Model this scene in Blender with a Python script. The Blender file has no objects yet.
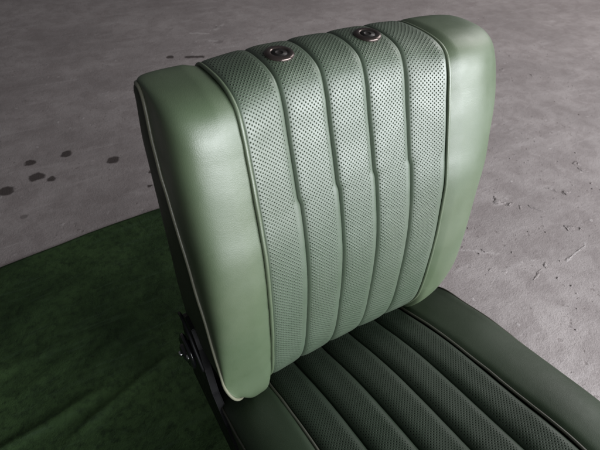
import bpy, bmesh, math, random
from mathutils import Vector, Matrix, noise
random.seed(7)
S = bpy.context.scene
C = S.collection
H = 0.32                      # height of the seat hinge line above the floor

# ---------------------------------------------------------------- camera
def make_camera():
    yaw, pit, rol = 0.569, 0.745, 0.039
    fw = Vector((math.sin(yaw)*math.cos(pit), math.cos(yaw)*math.cos(pit), -math.sin(pit)))
    r = Vector((math.cos(yaw), -math.sin(yaw), 0)); u = r.cross(fw)
    r2 = math.cos(rol)*r + math.sin(rol)*u
    u2 = -math.sin(rol)*r + math.cos(rol)*u
    cam = bpy.data.cameras.new('camera'); o = bpy.data.objects.new('camera', cam); C.objects.link(o)
    M = Matrix(((r2.x, u2.x, -fw.x), (r2.y, u2.y, -fw.y), (r2.z, u2.z, -fw.z))).to_4x4()
    M.translation = Vector((-0.341, -0.367, 0.73 + H))
    o.matrix_world = M
    cam.sensor_width = 36; cam.lens = 467.4/600*36
    cam.clip_start = 0.02; cam.clip_end = 200
    cam.dof.use_dof = True; cam.dof.focus_distance = 0.78; cam.dof.aperture_fstop = 11
    S.camera = o
make_camera()

# ---------------------------------------------------------------- world and lamps
W = bpy.data.worlds.new('World'); S.world = W; W.use_nodes = True
bg = W.node_tree.nodes['Background']
bg.inputs[0].default_value = (0.93, 0.96, 1.0, 1); bg.inputs[1].default_value = 0.075

def area(name, loc, target, sx, sy, power, col):
    L = bpy.data.lights.new(name, 'AREA'); L.shape = 'RECTANGLE'; L.size = sx; L.size_y = sy
    L.energy = power; L.color = col
    o = bpy.data.objects.new(name, L); C.objects.link(o); o.location = loc
    o.rotation_euler = (Vector(target) - Vector(loc)).to_track_quat('-Z', 'Y').to_euler()
    return o
area('doorway_light', (1.10, -2.15, 1.19), (0.05, 0.1, 0.65), 3.5, 1.2, 192, (0.94, 0.97, 1.0))
area('side_fill_light', (4.1, 0.8, 2.7), (1.8, 2.6, 0.0), 3.0, 2.0, 118, (1.0, 0.97, 0.97))  # added fill lamp to brighten the right and far floor, no known opening

S.view_settings.view_transform = 'Standard'; S.view_settings.look = 'None'
S.view_settings.exposure = 0; S.view_settings.gamma = 1
S.render.engine = 'CYCLES'

# ---------------------------------------------------------------- node helpers
class NT:
    def __init__(s, name):
        s.m = bpy.data.materials.new(name); s.m.use_nodes = True
        s.t = s.m.node_tree; s.b = s.t.nodes['Principled BSDF']
    def n(s, typ, **kw):
        nd = s.t.nodes.new(typ)
        for k, v in kw.items(): setattr(nd, k, v)
        return nd
    def l(s, a, b): s.t.links.new(a, b)
    def put(s, sock, v):
        if hasattr(v, 'is_linked') or isinstance(v, bpy.types.NodeSocket): s.l(v, sock)
        else: sock.default_value = v
    def math(s, op, a, b=None, c=None, clamp=False):
        nd = s.n('ShaderNodeMath', operation=op, use_clamp=clamp)
        for i, v in enumerate((a, b, c)):
            if v is not None: s.put(nd.inputs[i], v)
        return nd.outputs[0]
    def noise(s, vec, scale, detail=3, rough=.5, dist=0):
        nd = s.n('ShaderNodeTexNoise'); s.l(vec, nd.inputs['Vector'])
        nd.inputs['Scale'].default_value = scale; nd.inputs['Detail'].default_value = detail
        nd.inputs['Roughness'].default_value = rough; nd.inputs['Distortion'].default_value = dist
        return nd.outputs[0]
    def mapr(s, v, a, b, c=0, d=1, smooth=True):
        nd = s.n('ShaderNodeMapRange'); nd.interpolation_type = 'SMOOTHSTEP' if smooth else 'LINEAR'
        s.put(nd.inputs[0], v)
        for i, x in zip((1, 2, 3, 4), (a, b, c, d)): s.put(nd.inputs[i], x)
        return nd.outputs[0]
    def mix(s, f, a, b, blend='MIX'):
        nd = s.n('ShaderNodeMix', data_type='RGBA', blend_type=blend)
        s.put(nd.inputs[0], f); s.put(nd.inputs[6], a); s.put(nd.inputs[7], b)
        return nd.outputs[2]
    def bump(s, h, dist, strength=1, prev=None):
        nd = s.n('ShaderNodeBump'); s.put(nd.inputs['Height'], h)
        nd.inputs['Distance'].default_value = dist; nd.inputs['Strength'].default_value = strength
        if prev is not None: s.l(prev, nd.inputs['Normal'])
        return nd.outputs[0]
    def scale(s, vec, sc, rot=(0,0,0)):
        nd = s.n('ShaderNodeMapping'); s.l(vec, nd.inputs[0]); nd.inputs['Scale'].default_value = sc
        nd.inputs['Rotation'].default_value = rot
        return nd.outputs[0]

def vinyl(name, base, perforated=False, rough=.46, spec=1.0, wear=(0.30, 0.27, 0.14), hole_w=(0.075, 0.17), coat=0.0):
    k = NT(name); b = k.b
    co = k.n('ShaderNodeTexCoord').outputs['Object']
    big = k.noise(co, 5, 3, .55)
    fine = k.noise(co, 60, 4, .6)
    c = k.mix(k.mapr(big, .35, .7), (*base, 1), (base[0]*1.16+.004, base[1]*1.08+.003, base[2]*1.1+.004, 1))
    c = k.mix(k.mapr(fine, .45, .75, 0, .25), c, (base[0]*.8, base[1]*.82, base[2]*.8, 1))
    scf = k.math('MULTIPLY', k.mapr(k.noise(k.scale(co, (9, 3, 22), (.3, .2, .7)), 3.1, 6, .7, .8), .60, .72), k.mapr(k.noise(co, 7, 2), .45, .6))
    c = k.mix(k.math('MULTIPLY', scf, .28), c, (base[0]*1.7+.02, base[1]*1.6+.02, base[2]*1.7+.02, 1))
    # grain
    v = k.n('ShaderNodeTexVoronoi', feature='DISTANCE_TO_EDGE'); k.l(co, v.inputs['Vector']); v.inputs['Scale'].default_value = 480
    nrm = k.bump(k.mapr(v.outputs[0], 0, .25), 0.00010, .38)
    nrm = k.bump(k.noise(co, 22, 3, .6), 0.0014, .25, nrm)
    cr = k.math('ABSOLUTE', k.math('SUBTRACT', k.noise(k.scale(co, (7, 7, 20), (.2, .1, .3)), 1.7, 5, .6, .9), .5))
    crm = k.math('MULTIPLY', k.mapr(cr, 0, .022, 1, 0), k.mapr(k.noise(co, 5.5, 2), .5, .62))
    nrm = k.bump(k.math('SUBTRACT', 1, crm), 0.0002, .07, nrm)
    r = k.mapr(k.noise(co, 14, 4, .6), .3, .7, rough-.05, rough+.07)
    if perforated:
        uv = k.n('ShaderNodeUVMap', uv_map='perf').outputs[0]
        ed = k.n('ShaderNodeUVMap', uv_map='edge').outputs[0]
        def lat(off):
            a = k.n('ShaderNodeVectorMath', operation='ADD'); k.l(uv, a.inputs[0]); a.inputs[1].default_value = (off, off, 0)
            f = k.n('ShaderNodeVectorMath', operation='FRACTION'); k.l(a.outputs[0], f.inputs[0])
            d = k.n('ShaderNodeVectorMath', operation='DISTANCE'); k.l(f.outputs[0], d.inputs[0]); d.inputs[1].default_value = (.5, .5, 0)
            return d.outputs['Value']
        d = k.math('MINIMUM', lat(0.0), lat(0.5))
        sx = k.n('ShaderNodeSeparateXYZ'); k.l(ed, sx.inputs[0])
        m = k.math('MULTIPLY', k.mapr(sx.outputs[0], 0.0, .02), k.mapr(sx.outputs[1], 0.0, .02))
        hole = k.math('MULTIPLY', k.mapr(d, hole_w[0], hole_w[1], 1, 0), m)
        c = k.mix(hole, c, (0.006, 0.007, 0.006, 1))
        nrm = k.bump(k.math('SUBTRACT', 1, k.math('MULTIPLY', k.mapr(d, .08, .25, 1, 0), m)), 0.0007, .6, nrm)
        r = k.math('ADD', r, k.math('MULTIPLY', hole, .5), clamp=True)
        k.l(k.math('SUBTRACT', spec, k.math('MULTIPLY', hole, spec)), b.inputs['Specular IOR Level'])
    else:
        b.inputs['Specular IOR Level'].default_value = spec
    r = k.math('ADD', r, k.math('MULTIPLY', scf, .09))
    k.l(c, b.inputs['Base Color']); k.l(nrm, b.inputs['Normal']); k.l(r, b.inputs['Roughness'])
    return k.m

def simple(name, col, rough=.5, metal=0, bumpd=0, bscale=80, spec=.5):
    k = NT(name); co = k.n('ShaderNodeTexCoord').outputs['Object']
    c = k.mix(k.mapr(k.noise(co, bscale*.5, 4, .6), .4, .75), (*col, 1), tuple(x*.6 for x in col)+(1,))
    k.l(c, k.b.inputs['Base Color']); k.b.inputs['Metallic'].default_value = metal
    k.l(k.mapr(k.noise(co, bscale, 3), .3, .7, max(.03, rough-.06), rough+.1), k.b.inputs['Roughness'])
    k.b.inputs['Specular IOR Level'].default_value = spec
    if bumpd: k.l(k.bump(k.noise(co, bscale, 4, .6), bumpd, .6), k.b.inputs['Normal'])
    return k.m

GREEN = (0.068, 0.100, 0.053)
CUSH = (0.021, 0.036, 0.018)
M_vinyl = vinyl('green_vinyl', GREEN)
M_perf = vinyl('perforated_green_vinyl', (0.064, 0.092, 0.060), True, rough=.44)
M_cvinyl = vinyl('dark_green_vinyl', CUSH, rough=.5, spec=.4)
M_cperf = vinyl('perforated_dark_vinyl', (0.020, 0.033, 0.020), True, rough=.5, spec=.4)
M_pipe = vinyl('olive_piping_vinyl', (0.078, 0.108, 0.062), rough=.42)
M_edgepipe = vinyl('pale_edge_piping_vinyl', (0.165, 0.17, 0.12), rough=.38)
M_side = vinyl('dark_side_vinyl', (0.035, 0.045, 0.028), rough=.5, spec=.35)
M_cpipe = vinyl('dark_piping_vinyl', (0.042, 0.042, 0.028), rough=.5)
M_seamthread = simple('seam_thread', (0.02, 0.025, 0.018), .8)
M_socket = simple('brown_socket_plastic', (0.12, 0.095, 0.088), .2, .8, .0002, 120, .6)
M_socketin = simple('dark_socket_hole', (0.012, 0.009, 0.008), .5)
M_metal = simple('worn_black_metal', (0.011, 0.011, 0.012), .5, .3, .0003, 90, .3)
M_black = simple('gloss_black_plastic', (0.008, 0.008, 0.010), .12, 0, 0, 60, .7)
M_steel = simple('glint_steel', (0.6, 0.6, 0.62), .16, 1, .0002, 90)

# ---------------------------------------------------------------- mesh helpers
def mesh_obj(name, verts, faces, mat, parent=None, smooth=True, uvs=None):
    me = bpy.data.meshes.new(name); me.from_pydata([tuple(v) for v in verts], [], faces); me.update()
    if uvs:
        for un, data in uvs.items():
            ly = me.uv_layers.new(name=un)
            for lp in me.loops: ly.data[lp.index].uv = data[lp.vertex_index]
    me.materials.append(mat)
    for p in me.polygons: p.use_smooth = smooth
    o = bpy.data.objects.new(name, me); C.objects.link(o)
    if parent: o.parent = parent
    return o
def grid_faces(nu, nv, flip=False):
    F = []
    for i in range(nu-1):
        for j in range(nv-1):
            a, b, c, d = i*nv+j, (i+1)*nv+j, (i+1)*nv+j+1, i*nv+j+1
            F.append((a, d, c, b) if flip else (a, b, c, d))
    return F
def catmull(pts, n):
    """resample a list of equal-length tuples to n points, evenly in parameter"""
    out = []; m = len(pts)-1
    for k in range(n):
        t = k/(n-1)*m; i = min(int(t), m-1); f = t-i
        p0 = pts[max(i-1, 0)]; p1 = pts[i]; p2 = pts[i+1]; p3 = pts[min(i+2, m)]
        out.append(tuple(.5*((2*b)+(-a+c)*f+(2*a-5*b+4*c-d)*f*f+(-a+3*b-3*c+d)*f**3) for a, b, c, d in zip(p0, p1, p2, p3)))
    return out
def tube(name, pts, rad, mat, parent, seg=8, closed=False):
    V = []; F = []; n = len(pts); pts = [Vector(p) for p in pts]
    if name == 'piping': pts = [p + .0007*noise.noise_vector(p*34) for p in pts]
    for i, p in enumerate(pts):
        t = (pts[min(i+1, n-1)]-pts[max(i-1, 0)]).normalized()
        a = t.orthogonal() if i == 0 else (pa - t*pa.dot(t)); a.normalize(); pa = a
        b = t.cross(a)
        for k in range(seg):
            an = 2*math.pi*k/seg
            V.append(p + rad*(math.cos(an)*a + math.sin(an)*b))
    for i in range(n-1):
        for k in range(seg):
            F.append((i*seg+k, i*seg+(k+1) % seg, (i+1)*seg+(k+1) % seg, (i+1)*seg+k))
    F.append(tuple(range(seg))[::-1]); F.append(tuple((n-1)*seg+k for k in range(seg)))
    return mesh_obj(name, V, F, mat, parent)
def lathe(name, prof, mat, parent, M, seg=40):
    V = []; F = []
    for (r, z) in prof:
        for k in range(seg):
            a = 2*math.pi*k/seg; V.append(M @ Vector((r*math.cos(a), r*math.sin(a), z)))
    for i in range(len(prof)-1):
        for k in range(seg):
            F.append((i*seg+k, i*seg+(k+1) % seg, (i+1)*seg+(k+1) % seg, (i+1)*seg+k))
    F.append(tuple(range(seg))[::-1]); F.append(tuple((len(prof)-1)*seg+k for k in range(seg)))
    return mesh_obj(name, V, F, mat, parent)
def bevel_prism(name, poly, t, mat, parent, M, bev=.002):
    bm = bmesh.new(); n = len(poly)
    lo = [bm.verts.new(M @ Vector((x, y, 0))) for x, y in poly]
    hi = [bm.verts.new(M @ Vector((x, y, t))) for x, y in poly]
    bm.faces.new(lo[::-1]); bm.faces.new(hi)
    for i in range(n): bm.faces.new((lo[i], lo[(i+1) % n], hi[(i+1) % n], hi[i]))
    bmesh.ops.bevel(bm, geom=list(bm.edges), offset=bev, segments=2, affect='EDGES')
    bmesh.ops.recalc_face_normals(bm, faces=bm.faces)
    me = bpy.data.meshes.new(name); bm.to_mesh(me); bm.free(); me.materials.append(mat)
    o = bpy.data.objects.new(name, me); C.objects.link(o); o.parent = parent
    return o
def sst(a, b, x):
    t = max(0, min(1, (x-a)/(b-a))); return t*t*(3-2*t)

# ---------------------------------------------------------------- the floor
def floor_material():
    k = NT('worn_concrete'); b = k.b
    co = k.n('ShaderNodeTexCoord').outputs['Object']
    warp = k.n('ShaderNodeTexNoise'); k.l(co, warp.inputs['Vector']); warp.inputs['Scale'].default_value = 34; warp.inputs['Detail'].default_value = 7; warp.inputs['Roughness'].default_value = .65
    ws = k.n('ShaderNodeVectorMath', operation='MULTIPLY_ADD'); k.l(warp.outputs[1], ws.inputs[0]); ws.inputs[1].default_value = (.034, .034, 0)
    k.l(co, ws.inputs[2])
    wp = ws.outputs[0]                        # warped position (shifted by about .011)
    blot = k.noise(co, 2.2, 5, .6)
    mid = k.noise(co, 11, 6, .65, .4)
    fine = k.noise(co, 90, 4, .7)
    stre = k.noise(k.scale(co, (2.2, 14, 1), (0, 0, .45)), 1.6, 6, .65, .6)
    c = k.mix(k.mapr(blot, .3, .7), (.205, .181, .178, 1), (.285, .255, .251, 1))
    c = k.mix(k.mapr(mid, .38, .66, 0, .55), c, (.165, .141, .138, 1))
    c = k.mix(k.mapr(stre, .52, .75, 0, .35), c, (.37, .34, .337, 1))
    c = k.mix(k.mapr(fine, .5, .8, 0, .35), c, (.14, .117, .115, 1))
    # small pale flecks and pits
    v = k.n('ShaderNodeTexVoronoi'); k.l(wp, v.inputs['Vector']); v.inputs['Scale'].default_value = 21
    fl = k.math('MULTIPLY', k.mapr(v.outputs['Distance'], .07, .17, 1, 0), k.mapr(k.noise(co, 6, 2), .5, .6))
    v2 = k.n('ShaderNodeTexVoronoi'); k.l(wp, v2.inputs['Vector']); v2.inputs['Scale'].default_value = 34
    pit = k.math('MULTIPLY', k.mapr(v2.outputs['Distance'], .08, .2, 1, 0), k.mapr(k.noise(co, 4.3, 2), .48, .58))
    c = k.mix(k.math('MULTIPLY', fl, .35), c, (.45, .42, .415, 1))
    c = k.mix(k.math('MULTIPLY', pit, .5), c, (.13, .105, .1, 1))
    def segd(x0, y0, x1, y1):
        o = .017
        x0 += o; x1 += o; y0 += o; y1 += o
        dx, dy = x1-x0, y1-y0; L2 = dx*dx+dy*dy+1e-9
        rel = k.n('ShaderNodeVectorMath', operation='SUBTRACT'); k.l(wp, rel.inputs[0]); rel.inputs[1].default_value = (x0, y0, 0)
        dt = k.n('ShaderNodeVectorMath', operation='DOT_PRODUCT'); k.l(rel.outputs[0], dt.inputs[0]); dt.inputs[1].default_value = (dx/L2, dy/L2, 0)
        tt = k.math('ADD', dt.outputs['Value'], 0, clamp=True)
        pr = k.n('ShaderNodeVectorMath', operation='SCALE'); pr.inputs[0].default_value = (dx, dy, 0); k.l(tt, pr.inputs['Scale'])
        ds = k.n('ShaderNodeVectorMath', operation='DISTANCE'); k.l(rel.outputs[0], ds.inputs[0]); k.l(pr.outputs[0], ds.inputs[1])
        return ds.outputs['Value']
    # damp spots: dark, of the floor's own surface
    spots = [(-.163,1.256,.026,1),(-.309,1.382,.022,1),(-.430,1.280,.028,1),(-.385,1.245,.018,1),(-.437,1.384,.021,1),(-.534,1.246,.030,1),
             (-.091,1.033,.010,1),(-.061,1.113,.011,1),(-.02,1.0,.012,1),(.349,2.061,.021,1),(.751,2.345,.02,.45),(.662,2.131,.026,.3),
             (-.50,1.07,.012,.5)]
    dm = None
    for x, y, r, s in spots:
        q = k.math('MULTIPLY', k.mapr(segd(x, y, x+.001, y), r*.72, r*1.10, 1, 0), s)
        dm = q if dm is None else k.math('MAXIMUM', dm, q)
    q = k.mapr(segd(.43, 2.02, .50, 1.985), .010, .02, 1, 0); dm = k.math('MAXIMUM', dm, q)
    c = k.mix(k.math('MULTIPLY', dm, .88), c, (.035, .026, .024, 1))
    # pale scrapes and the raised scratch
    sc = None
    for x0, y0, x1, y1, w, s in [(.57,2.33,.66,2.27,.012,.5),(.625,2.17,.655,2.15,.015,.5),(.915,.04,1.045,.062,.0028,.55),(.715,2.31,.80,2.38,.012,.4),(.66,.24,.75,.17,.006,.3)]:
        q = k.math('MULTIPLY', k.mapr(segd(x0, y0, x1, y1), w*.4, w*1.2, 1, 0), s)
        sc = q if sc is None else k.math('MAXIMUM', sc, q)
    c = k.mix(k.math('MULTIPLY', sc, .6), c, (.50, .47, .465, 1))
    k.l(c, b.inputs['Base Color'])
    r = k.mapr(mid, .3, .7, .62, .8)
    r = k.math('SUBTRACT', r, k.math('MULTIPLY', dm, .2))
    k.l(r, b.inputs['Roughness']); b.inputs['Specular IOR Level'].default_value = .35
    tro = k.noise(k.scale(co, (1, 1.8, 1), (0, 0, -.5)), 6, 6, .62, .5)
    n = k.bump(tro, .012, .16)
    n = k.bump(k.noise(co, 55, 6, .72, .1), .006, .38, n)
    n = k.bump(k.noise(co, 210, 3, .7), .0016, .8, n)
    n = k.bump(k.math('SUBTRACT', k.math('ADD', fl, sc), pit), .002, .5, n)
    k.l(n, b.inputs['Normal'])
    return k.m
fl = mesh_obj('floor', [(-12, -12, 0), (12, -12, 0), (12, 12, 0), (-12, 12, 0)], [(0, 1, 2, 3)], floor_material(), smooth=False)
fl['kind'] = 'structure'

# loose grit lying on the concrete
def grit():
    bm = bmesh.new()
    rr = random.Random(3)
    for i in range(420):
        x = rr.uniform(.45, 2.4); y = rr.uniform(-.35, 2.2)
        if x < .62 and y < .3: continue
        s = rr.uniform(.0010, .0030) * (1.6 if rr.random() < .06 else 1)
        M = Matrix.Translation((x, y, s*.3)) @ Matrix.Rotation(rr.uniform(0, 6), 4, 'Z') @ Matrix.Diagonal((s*rr.uniform(.8, 2.0), s, s*.7, 1))
        r = bmesh.ops.create_icosphere(bm, subdivisions=1, radius=1, matrix=M)
        for v in r['verts']: v.co += Vector((rr.uniform(-1, 1), rr.uniform(-1, 1), rr.uniform(-1, 1)))*s*.25
    # dried mortar lumps, smears and curled ridges stuck to the slab: (x, y, length, width, height, angle)
    lumps = [(1.045,.250,.060,.014,.006,-1.3),(1.185,.300,.050,.014,.007,-1.1),(1.215,.262,.030,.020,.009,.3),(1.060,.135,.032,.026,.009,.2),(1.085,.112,.018,.014,.007,1),
             (.950,.355,.044,.036,.008,.4),(.975,.318,.030,.020,.007,-.6),(1.00,.290,.022,.012,.006,.5),(.675,.132,.026,.010,.005,-.6),(.705,.108,.020,.008,.004,-.3),(.72,.20,.034,.014,.004,-1),
             (1.42,.365,.034,.022,.009,.1),(1.405,.320,.05,.018,.006,-1.2),(.79,.050,.07,.008,.005,.25),(.84,.062,.030,.012,.006,.9),(.93,.045,.045,.007,.005,.2),(1.0,.052,.06,.007,.005,.15),
             (1.84,1.11,.04,.02,.006,.2),(1.93,.99,.03,.02,.006,1),(1.50,1.0,.03,.012,.005,.7),(1.74,1.45,.05,.015,.005,-.4),(1.62,1.62,.04,.012,.005,.2),(.70,.27,.04,.012,.004,-.9)]
    for _ in range(60):
        x = rr.uniform(.55, 2.2); y = rr.uniform(-.3, 1.6)
        if x < .66 and y < .3: continue
        lumps.append((x, y, rr.uniform(.008, .03), rr.uniform(.004, .010), rr.uniform(.0015, .004), rr.uniform(0, 3)))
    for li, (x, y, L, w, h, a) in enumerate(lumps):
        r = bmesh.ops.create_icosphere(bm, subdivisions=4 if L > .025 else 3, radius=1)
        ca, sa = math.cos(a), math.sin(a)
        for v in r['verts']:
            c0 = v.co.copy(); n0 = noise.noise(c0*1.4 + Vector((li*3.7, 0, 0))); n1 = noise.noise(c0*3.6 + Vector((li*3.7, 5, 0)))
            c0 *= 1 + .55*n0 + .30*n1
            px, py = c0.x*L/2, c0.y*w/2 + .25*w*math.sin(c0.x*2.5+li)
            v.co = Vector((x + px*ca - py*sa, y + px*sa + py*ca, c0.z*h*.62*(.55+.5*n1) - .0008))
    me = bpy.data.meshes.new('grit'); bm.to_mesh(me); bm.free(); me.materials.append(fl.data.materials[0])
    for p in me.polygons: p.use_smooth = True
    o = bpy.data.objects.new('grit', me); C.objects.link(o); o['kind'] = 'stuff'
    o['label'] = 'loose grit and crumbs scattered over the grey concrete'; o['category'] = 'grit'
grit()

# ---------------------------------------------------------------- green cloth on the floor
def cloth():
    k = NT('green_cloth_fabric'); b = k.b
    co = k.n('ShaderNodeTexCoord').outputs['Object']
    a = k.noise(co, 3.2, 6, .62, .4); f = k.noise(co, 60, 5, .7); st = k.noise(k.scale(co, (3, 26, 1), (0, 0, -.25)), 2.0, 5, .65)
    c = k.mix(k.mapr(a, .32, .7), (.012, .026, .009, 1), (.036, .068, .024, 1))
    c = k.mix(k.mapr(f, .4, .75, 0, .8), c, (.007, .014, .006, 1))
    c = k.mix(k.mapr(st, .5, .75, 0, .5), c, (.038, .066, .036, 1))
    k.l(c, b.inputs['Base Color']); b.inputs['Roughness'].default_value = .85; b.inputs['Specular IOR Level'].default_value = .15
    n = k.bump(k.noise(co, 8, 5, .6, .6), .02, .35)
    w = k.noise(k.scale(co, (1, 1.1, 1)), 380, 2, .6)
    n = k.bump(k.noise(co, 45, 6, .75), .004, .6, n)
    n = k.bump(w, .0014, .7, n)
    k.l(n, b.inputs['Normal'])
    folds = [((-.70, .275), (-.44, .325), .012, .016), ((-.50, .25), (-.25, .34), .010, .012), ((-.75, .50), (-.40, .50), .016, .007),
             ((-.42, .42), (-.2, .55), .02, .006), ((-.60, .40), (-.45, .47), .02, .005), ((-.55, .65), (-.30, .74), .03, .006)]
    def hgt(x, y):
        h = .005 + .0035*noise.noise(Vector((x*2.3, y*3.1, 0))) + .0018*noise.noise(Vector((x*9, y*13, 3)))
        for (x0, y0), (x1, y1), w, a in folds:
            dx, dy = x1-x0, y1-y0; L = math.hypot(dx, dy); t = ((x-x0)*dx+(y-y0)*dy)/L/L
            px = (x-x0)*dy/L - (y-y0)*dx/L + .008*noise.noise(Vector((x*7, y*7, 8)))
            e = sst(-.25, .15, t)*(1-sst(.8, 1.2, t))
            h += .7*a*e*math.exp(-(px/w)**2)
        return max(h, .002)
    x0, x1 = -1.75, .21; NX, NY = 260, 240
    V = []; ymin = -1.1
    def ytop(x): return .893 - .035*((x+.1)/.5)**2 * (1 if x < -.1 else .1) if x > -.62 else .893-.035*1.08+ (x+.62)*.16
    for i in range(NX):
        x = x0 + (x1-x0)*i/(NX-1)
        for j in range(NY):
            t = j/(NY-1); yt = ytop(x) + .004*noise.noise(Vector((x*6, 0, 0)))
            y = ymin + (yt-ymin)*t
            xx = x + .01*noise.noise(Vector((y*3, x, 5)))
            V.append((xx, y, hgt(xx, y)))
    F = grid_faces(NX, NY)
    # hem skirt down to the floor all round
    ring = [i*NY for i in range(NX)] + [(NX-1)*NY+j for j in range(1, NY)] + [i*NY+NY-1 for i in range(NX-2, -1, -1)] + [j for j in range(NY-2, 0, -1)]
    b0 = len(V)
    for q in ring: V.append((V[q][0], V[q][1], .0006))
    n_ = len(ring)
    for i in range(n_): F.append((ring[i], b0+i, b0+(i+1) % n_, ring[(i+1) % n_]))
    o = mesh_obj('floor_cloth', V, F, k.m)
    o['label'] = 'dark green creased cloth spread on the floor under and beside the seat'; o['category'] = 'floor cloth'
cloth()

# ---------------------------------------------------------------- the seat
seat = bpy.data.objects.new('car_seat', None); C.objects.link(seat)
seat['label'] = 'green vinyl car seat with perforated ribs on its backrest and dark cushion'
seat['category'] = 'car seat'
seat.location = (0, 0, H)

RW = 0.062; X0 = -2.5*RW
NV = 190
# control rows: (y,z at the middle) (y,z at the outer seam) (y,z of the side piping)
ROWS = [((.075,-.050),(.075,-.050),(.100,-.045)),
        ((.045,-.040),(.045,-.042),(.070,-.046)),
        ((.018,-.020),(.016,-.024),(.034,-.038)),
        ((.001, .008),(-.002, .004),(.000,-.014)),
        ((-.008,.040),(-.014,.036),(-.024, .030)),
        ((-.012,.080),(-.018,.075),(-.016, .068)),
        ((-.012,.130),(-.018,.125),(.002, .120)),
        ((-.010,.190),(-.016,.185),(.024, .180)),
        ((-.004,.245),(-.011,.240),(.044, .230)),
        ((.009, .300),(-.003,.300),(.066, .288)),
        ((.023, .345),(.010, .345),(.085, .335)),
        ((.039, .390),(.023, .390),(.101, .380)),
        ((.053, .428),(.034, .425),(.112, .415)),
        ((.065, .462),(.045, .459),(.121, .447)),
        ((.083, .487),(.062, .482),(.127, .468)),
        ((.113, .497),(.094, .492),(.138, .483)),
        ((.150, .497),(.148, .492),(.152, .484)),
        ((.174, .488),(.172, .484),(.170, .476)),
        ((.188, .466),(.186, .464),(.182, .462))]
R_ = catmull([tuple(a)+tuple(b)+tuple(c) for a, b, c in ROWS], NV)
ARC = [0.0]
for i in range(1, NV):
    ARC.append(ARC[-1] + math.hypot(R_[i][0]-R_[i-1][0], R_[i][1]-R_[i-1][1]))
def back_pt(x, j):
    """point and outward normal of the smooth backrest face"""
    w = min(1.0, abs(x)/abs(X0))**3
    f = lambda r: Vector((0, r[0]*(1-w)+r[2]*w, r[1]*(1-w)+r[3]*w))
    p = f(R_[j]); t = f(R_[min(j+1, NV-1)]) - f(R_[max(j-1, 0)]); t.normalize()
    n = Vector((0, -t.z, t.y))         # towards the front (-y)
    p.x = x
    return p, n
JOG_Z = .345
def seam_x(i, j):
    x = X0 + i*RW
    if i in (1, 2, 3, 4):
        z = R_[j][1] if j < NV*.75 else 9
        x += .0029*(1-sst(JOG_Z-.006, JOG_Z+.006, z)) - .0012
    return x
back = None
PITCH = .0058
def build_ribs(point, seam, nvs, arc, names, mat, parent, depth, jogz=None, hem=.10, u0=0):
    NU = 30
    for i in range(5):
        V = []; uv = []; ed = []
        for a in range(NU):
            t = a/(NU-1)
            # denser near the edges
            t = .5-.5*math.cos(math.pi*t)
            for j in range(nvs):
                xl, xr = seam(i, j), seam(i+1, j)
                x = xl + (xr-xl)*t
                p, n = point(x, j)
                s = 2*t-1 - .10; s = s/1.10 if s < 0 else s/.90
                e = abs(s)**4.5
                off = .0004*noise.noise(Vector((arc[j]*55, i*4, t*3)))*e - depth*e*(1-.55*sst(.70, .80, j/nvs)) - .0036*(1-.3*sst(.70, .80, j/nvs))*math.exp(-(min(t,1-t)*(xr-xl)/.0012)) + .0012*noise.noise(Vector((x*18, arc[j]*9, i*3)))*(1-e)
                # tiny welt where the hem strip begins
                hm = hem
                if jogz is not None and j < nvs*.75 and p.z < jogz+.004: hm = hem*1.75
                if abs(t-(1-hm)) < .015: off -= .0005
                V.append(p + n*off)
                uv.append(((t*(xr-xl))/PITCH, arc[j]/PITCH))
                ed.append((min(t-.05, 1-hm-t), .5))
        o = mesh_obj(names, V, grid_faces(NU, nvs, flip=True), mat, parent, uvs={'perf': uv, 'edge': ed})
def superq(th, n): return max(0.0, math.sin(th))**(2/n), 1-max(0.0, math.cos(th))**(2/n)

# --- backrest shell: side walls and back
XP = .240
def pip_pt(side, j, grow=0):
    r = R_[j]; z = r[5]
    u = j/(NV-1)
    x = XP - .004*sst(.40, .49, z) - .040*(1-sst(-.035, .075, z)) - .024*sst(.88, 1.0, u)
    y, zz = r[4], r[5]
    if side > 0:
        x += .002 + .020*sst(.06, .30, z) + .034*sst(.22, .46, z) - .018*(1-sst(-.03, .10, z))
        y += .035*(1-sst(-.02, .16, z)); zz -= .040*sst(.28, .50, z)
    return Vector((side*x, y, zz))
def back_rear(side, j, k, K):
    """walk from the piping round the side to the rear of the shell"""
    p = pip_pt(side, j); z = p.z; u = j/(NV-1)
    yb = .212 - .030*sst(.15, .44, z) - .004*sst(.40, .48, z)
    yb = max(yb, p.y+.010)
    t = k/K
    bulge = math.sin(math.pi*min(1, t*1.05))*.004
    return Vector((p.x - side*(.010*max(0, t-.6)/.4 + .030*t*sst(.80, 1.0, u)) + side*bulge, p.y+(yb-p.y)*t, p.z - .012*t*sst(.42, .49, z)))
def build_shell():
    K = 10; V = []; rows = []
    for j in range(NV):
        row = [back_rear(-1, j, k, K) for k in range(K+1)]
        rr = [back_rear(1, j, k, K) for k in range(K, -1, -1)]
        l, r = row[-1], rr[0]
        midp = [l.lerp(r, q/8) + Vector((0, .012*math.sin(math.pi*q/8), 0)) for q in range(1, 8)]
        rows.append(row+midp+rr)
    nu = len(rows[0])
    for a in range(nu):
        for j in range(NV): V.append(rows[j][a])
    F = grid_faces(nu, NV)
    # bottom and top closing strips (front panels cover the front)
    F.append(tuple(a*NV for a in range(nu)))
    F.append(tuple(a*NV+NV-1 for a in range(nu-1, -1, -1)))
    return mesh_obj('backrest', V, F, M_side, seat)
back = build_shell()
build_ribs(back_pt, seam_x, NV, ARC, 'rib', M_perf, back, .0046, JOG_Z)

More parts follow.
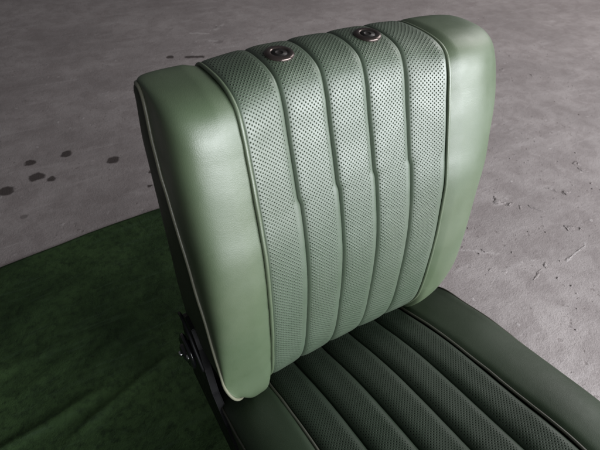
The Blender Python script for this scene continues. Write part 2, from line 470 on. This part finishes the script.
def build_bolsters(point, edge, nvs, arc, xs, mat, parent, n_exp, low=lambda s, j: 0, gap=.0012):
    for side in (-1, 1):
        NU = 34; V = []
        for a in range(NU):
            th = math.pi/2*a/(NU-1)
            th = math.pi/2*(.55*(a/(NU-1)) + .45*(.5-.5*math.cos(math.pi*a/(NU-1))))
            for j in range(nvs):
                ne = n_exp(side, j) if callable(n_exp) else n_exp
                su, cu = superq(th, ne)
                p, n = point(side*xs, j); e = edge(side, j)
                q = Vector((p.x + side*gap + (e.x-p.x-side*gap)*su, p.y+(e.y-p.y)*cu, p.z+(e.z-p.z)*cu))
                dx = max(0.0, abs(q.x)-abs(p.x)-gap)
                off = -.0055*math.exp(-(dx/.005)**1.5) + .0020*(1-.9*sst(.72, .84, j/nvs))*math.sin(math.pi*min(1, dx/.085)) \
                    + .0013*noise.noise(Vector((q.x*14, arc[j]*8, 5+side)))
                if th > 1.2: off *= max(0, (math.pi/2-th)/(math.pi/2-1.2))
                off += .0006*noise.noise(Vector((arc[j]*60, side*9, q.x*20)))*math.exp(-dx/.007)
                bl = low(side, j)*.9*(1-abs(2*min(1, su)-1)**4)
                V.append(q + n*off + Vector((0, -.010, -.018))*bl)
        mesh_obj('bolster', V, grid_faces(NU, nvs, flip=(side > 0)), mat, parent)
build_bolsters(back_pt, pip_pt, NV, ARC, .155, M_vinyl, back,
    lambda s, j: (5.6 if s < 0 else 3.8) - (1.9 if s < 0 else 0)*(1-sst(-.02, .12, R_[j][5])) - 1.3*(1-sst(-.02, .10, R_[j][5])) - (.9*sst(.36, .47, R_[j][5]) if s > 0 else 0),
    lambda s, j: (1-sst(-.01, .07, R_[j][5]))*(1 if s < 0 else .4))

# piping between ribs and bolsters, and round the side panels
for side in (-1, 1):
    P = []
    for j in range(0, NV, 2):
        p, n = back_pt(side*.1565, j); P.append(p - n*.0034)
    tube('piping', P, .0028, M_pipe, back, 10)
    P = [pip_pt(side, j) + Vector((side*.0012, 0, 0)) for j in range(0, NV, 2)]
    tube('piping', P, .0024, M_edgepipe, back, 10)

# sockets of the missing headrest
def socket(x):
    best = min(range(NV//2, NV-6), key=lambda j: abs(back_pt(x, j)[0].y-.122) + abs(back_pt(x, j)[0].z-.497))
    p, n = back_pt(x, best)
    q = n.to_track_quat('Z', 'X').to_matrix().to_4x4()
    M = Matrix.Translation(p - n*.0004) @ q
    o = lathe('headrest_socket', [(.0182, -.003), (.0188, .0012), (.0176, .0026), (.0140, .0034), (.0120, .0030), (.0110, .0026), (.0104, .0010)], M_socket, back, M)
    lathe('rod_hole', [(.0105, .0008), (.0105, .0021), (.0060, .0019), (.0057, .0024), (.0045, .0024), (.0042, .0018), (.0010, .0018)], M_socketin, o, M)
socket(-.069); socket(.065)

# --- cushion
NC = 150
CROWS = [((.120,-.060),(.120,-.060),(.110,-.090)),
         ((.060,-.040),(.060,-.042),(.060,-.075)),
         ((.010,-.024),(.010,-.026),(.010,-.036)),
         ((-.050,.000),(-.050,-.002),(-.050,-.020)),
         ((-.110,.019),(-.110,.017),(-.110,-.004)),
         ((-.180,.034),(-.180,.033),(-.180, .006)),
         ((-.250,.046),(-.250,.048),(-.250, .018)),
         ((-.320,.058),(-.320,.064),(-.320, .028)),
         ((-.390,.064),(-.390,.070),(-.390, .032)),
         ((-.445,.056),(-.445,.062),(-.440, .026)),
         ((-.482,.026),(-.482,.030),(-.470, .002)),
         ((-.494,-.020),(-.494,-.018),(-.482,-.030)),
         ((-.488,-.075),(-.488,-.075),(-.480,-.075))]
Q_ = catmull([tuple(a)+tuple(b)+tuple(c) for a, b, c in CROWS], NC)
CARC = [0.0]
for i in range(1, NC): CARC.append(CARC[-1] + math.hypot(Q_[i][0]-Q_[i-1][0], Q_[i][1]-Q_[i-1][1]))
def cush_pt(x, j):
    w = min(1.0, abs(x)/abs(X0))**2
    f = lambda r: Vector((0, r[0]*(1-w)+r[2]*w, r[1]*(1-w)+r[3]*w))
    p = f(Q_[j]); t = f(Q_[min(j+1, NC-1)]) - f(Q_[max(j-1, 0)]); t.normalize()
    n = Vector((0, t.z, -t.y)); p.x = x
    return p, n
def cush_seam(i, j): return X0 + i*RW
def cush_edge(side, j):
    r = Q_[j]
    return Vector((side*(.243 + (.018 if side > 0 else 0) - .012*sst(-.01, .09, r[4])), r[4], r[5] + (.008 if side > 0 else 0)))
def build_cush_base():
    rows = []
    for j in range(NC):
        L, R = cush_edge(-1, j), cush_edge(1, j)
        zb = max(-.135, min(L.z-.012, -.135 + .0*L.y))
        row = [L, Vector((L.x-.003, L.y, (L.z*2+zb)/3)), Vector((L.x-.001, L.y, (L.z+zb*2)/3)), Vector((L.x+.006, L.y, zb))]
        row += [Vector((R.x-.006, R.y, zb)), Vector((R.x+.001, R.y, (R.z+zb*2)/3)), Vector((R.x+.003, R.y, (R.z*2+zb)/3)), R]
        rows.append(row)
    nu = len(rows[0]); V = [rows[j][a] for a in range(nu) for j in range(NC)]
    F = grid_faces(nu, NC, flip=True)
    F.append(tuple(a*NC for a in range(nu-1, -1, -1))); F.append(tuple(a*NC+NC-1 for a in range(nu)))
    return mesh_obj('cushion', V, F, M_side, seat)
cush = build_cush_base()
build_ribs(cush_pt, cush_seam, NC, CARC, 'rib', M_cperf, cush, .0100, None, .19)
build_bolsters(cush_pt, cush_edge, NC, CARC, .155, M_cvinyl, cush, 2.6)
for side in (-1, 1):
    P = []
    for j in range(0, NC, 2):
        p, n = cush_pt(side*.1565, j); P.append(p - n*.0040)
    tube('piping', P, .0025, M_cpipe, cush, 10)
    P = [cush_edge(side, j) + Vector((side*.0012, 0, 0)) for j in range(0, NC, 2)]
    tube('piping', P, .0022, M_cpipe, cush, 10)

# --- recliner hinge on the left side, plate on the right
RX = Matrix(((0, 0, 1, 0), (1, 0, 0, 0), (0, 1, 0, 0), (0, 0, 0, 1)))    # local (x,y,z) -> world (y,z,x)
def recliner(side):
    x = side*.250
    poly = [(.020,-.130),(.150,-.130),(.152,-.03),(.150,.030),(.138,.075),(.112,.098),(.085,.095),(.062,.070),(.050,.030),(.030,-.02),(-.020,-.045),(-.12,-.075),(-.12,-.130)]
    o = bevel_prism('recliner_bracket', poly, .012, M_metal, seat, Matrix.Translation((side*.238-(.012 if side < 0 else 0), 0, 0)) @ RX, .001)
    if side < 0:
        M = Matrix.Translation((x-.004, .090, .040)) @ Matrix(((0, 0, -1, 0), (1, 0, 0, 0), (0, -1, 0, 0), (0, 0, 0, 1)))
        kn = lathe('knob', [(.016, -.004), (.016, .003), (.028, .004), (.0315, .006), (.0310, .010), (.0255, .013), (.0235, .0115), (.0165, .0115), (.0150, .016), (.0100, .0185), (.001, .019)], M_black, o, M)
        for q in range(3):  # bright studs added to imitate the white glints on the knob
            a = .6+q*2.09
            c = Vector((0, .090+.0198*math.cos(a), .040+.0198*math.sin(a)))
            if q == 0: c.y, c.z = .090, .040
            lathe('glint_stud', [(.0052, 0), (.0052, .0028), (.0036, .0046), (.0005, .0052)], M_steel, kn,
                  Matrix.Translation((x-(.0225 if q == 0 else .0150), c.y, c.z)) @ Matrix(((0, 0, -1, 0), (1, 0, 0, 0), (0, -1, 0, 0), (0, 0, 0, 1))), 12)
        pts = [(x-.006, .120, .105), (x-.007, .100, .118), (x-.008, .070, .112), (x-.008, .045, .090), (x-.006, .030, .060)]
        tube('release_lever', catmull(pts, 24), .0026, M_metal, o, 10)
recliner(-1); recliner(1)

# --- slide rails and feet under the cushion
for side in (-1, 1):
    M = Matrix.Translation((side*.17-.016, 0, -.18)) @ RX
    rail = bevel_prism('slide_rail', [(-.44, 0), (.16, 0), (.16, .032), (-.44, .032)], .032, M_metal, seat, M, .003)
    for y in (-.40, .10):
        bevel_prism('foot', [(y, -.138), (y+.045, -.138), (y+.040, .002), (y+.005, .002)], .026, M_metal, rail, Matrix.Translation((side*.17-.013, 0, -.18)) @ RX, .002)
    bevel_prism('spacer', [(-.36, .030), (.10, .030), (.10, .050), (-.36, .050)], .020, M_metal, rail, Matrix.Translation((side*.17-.010, 0, -.18)) @ RX, .001)
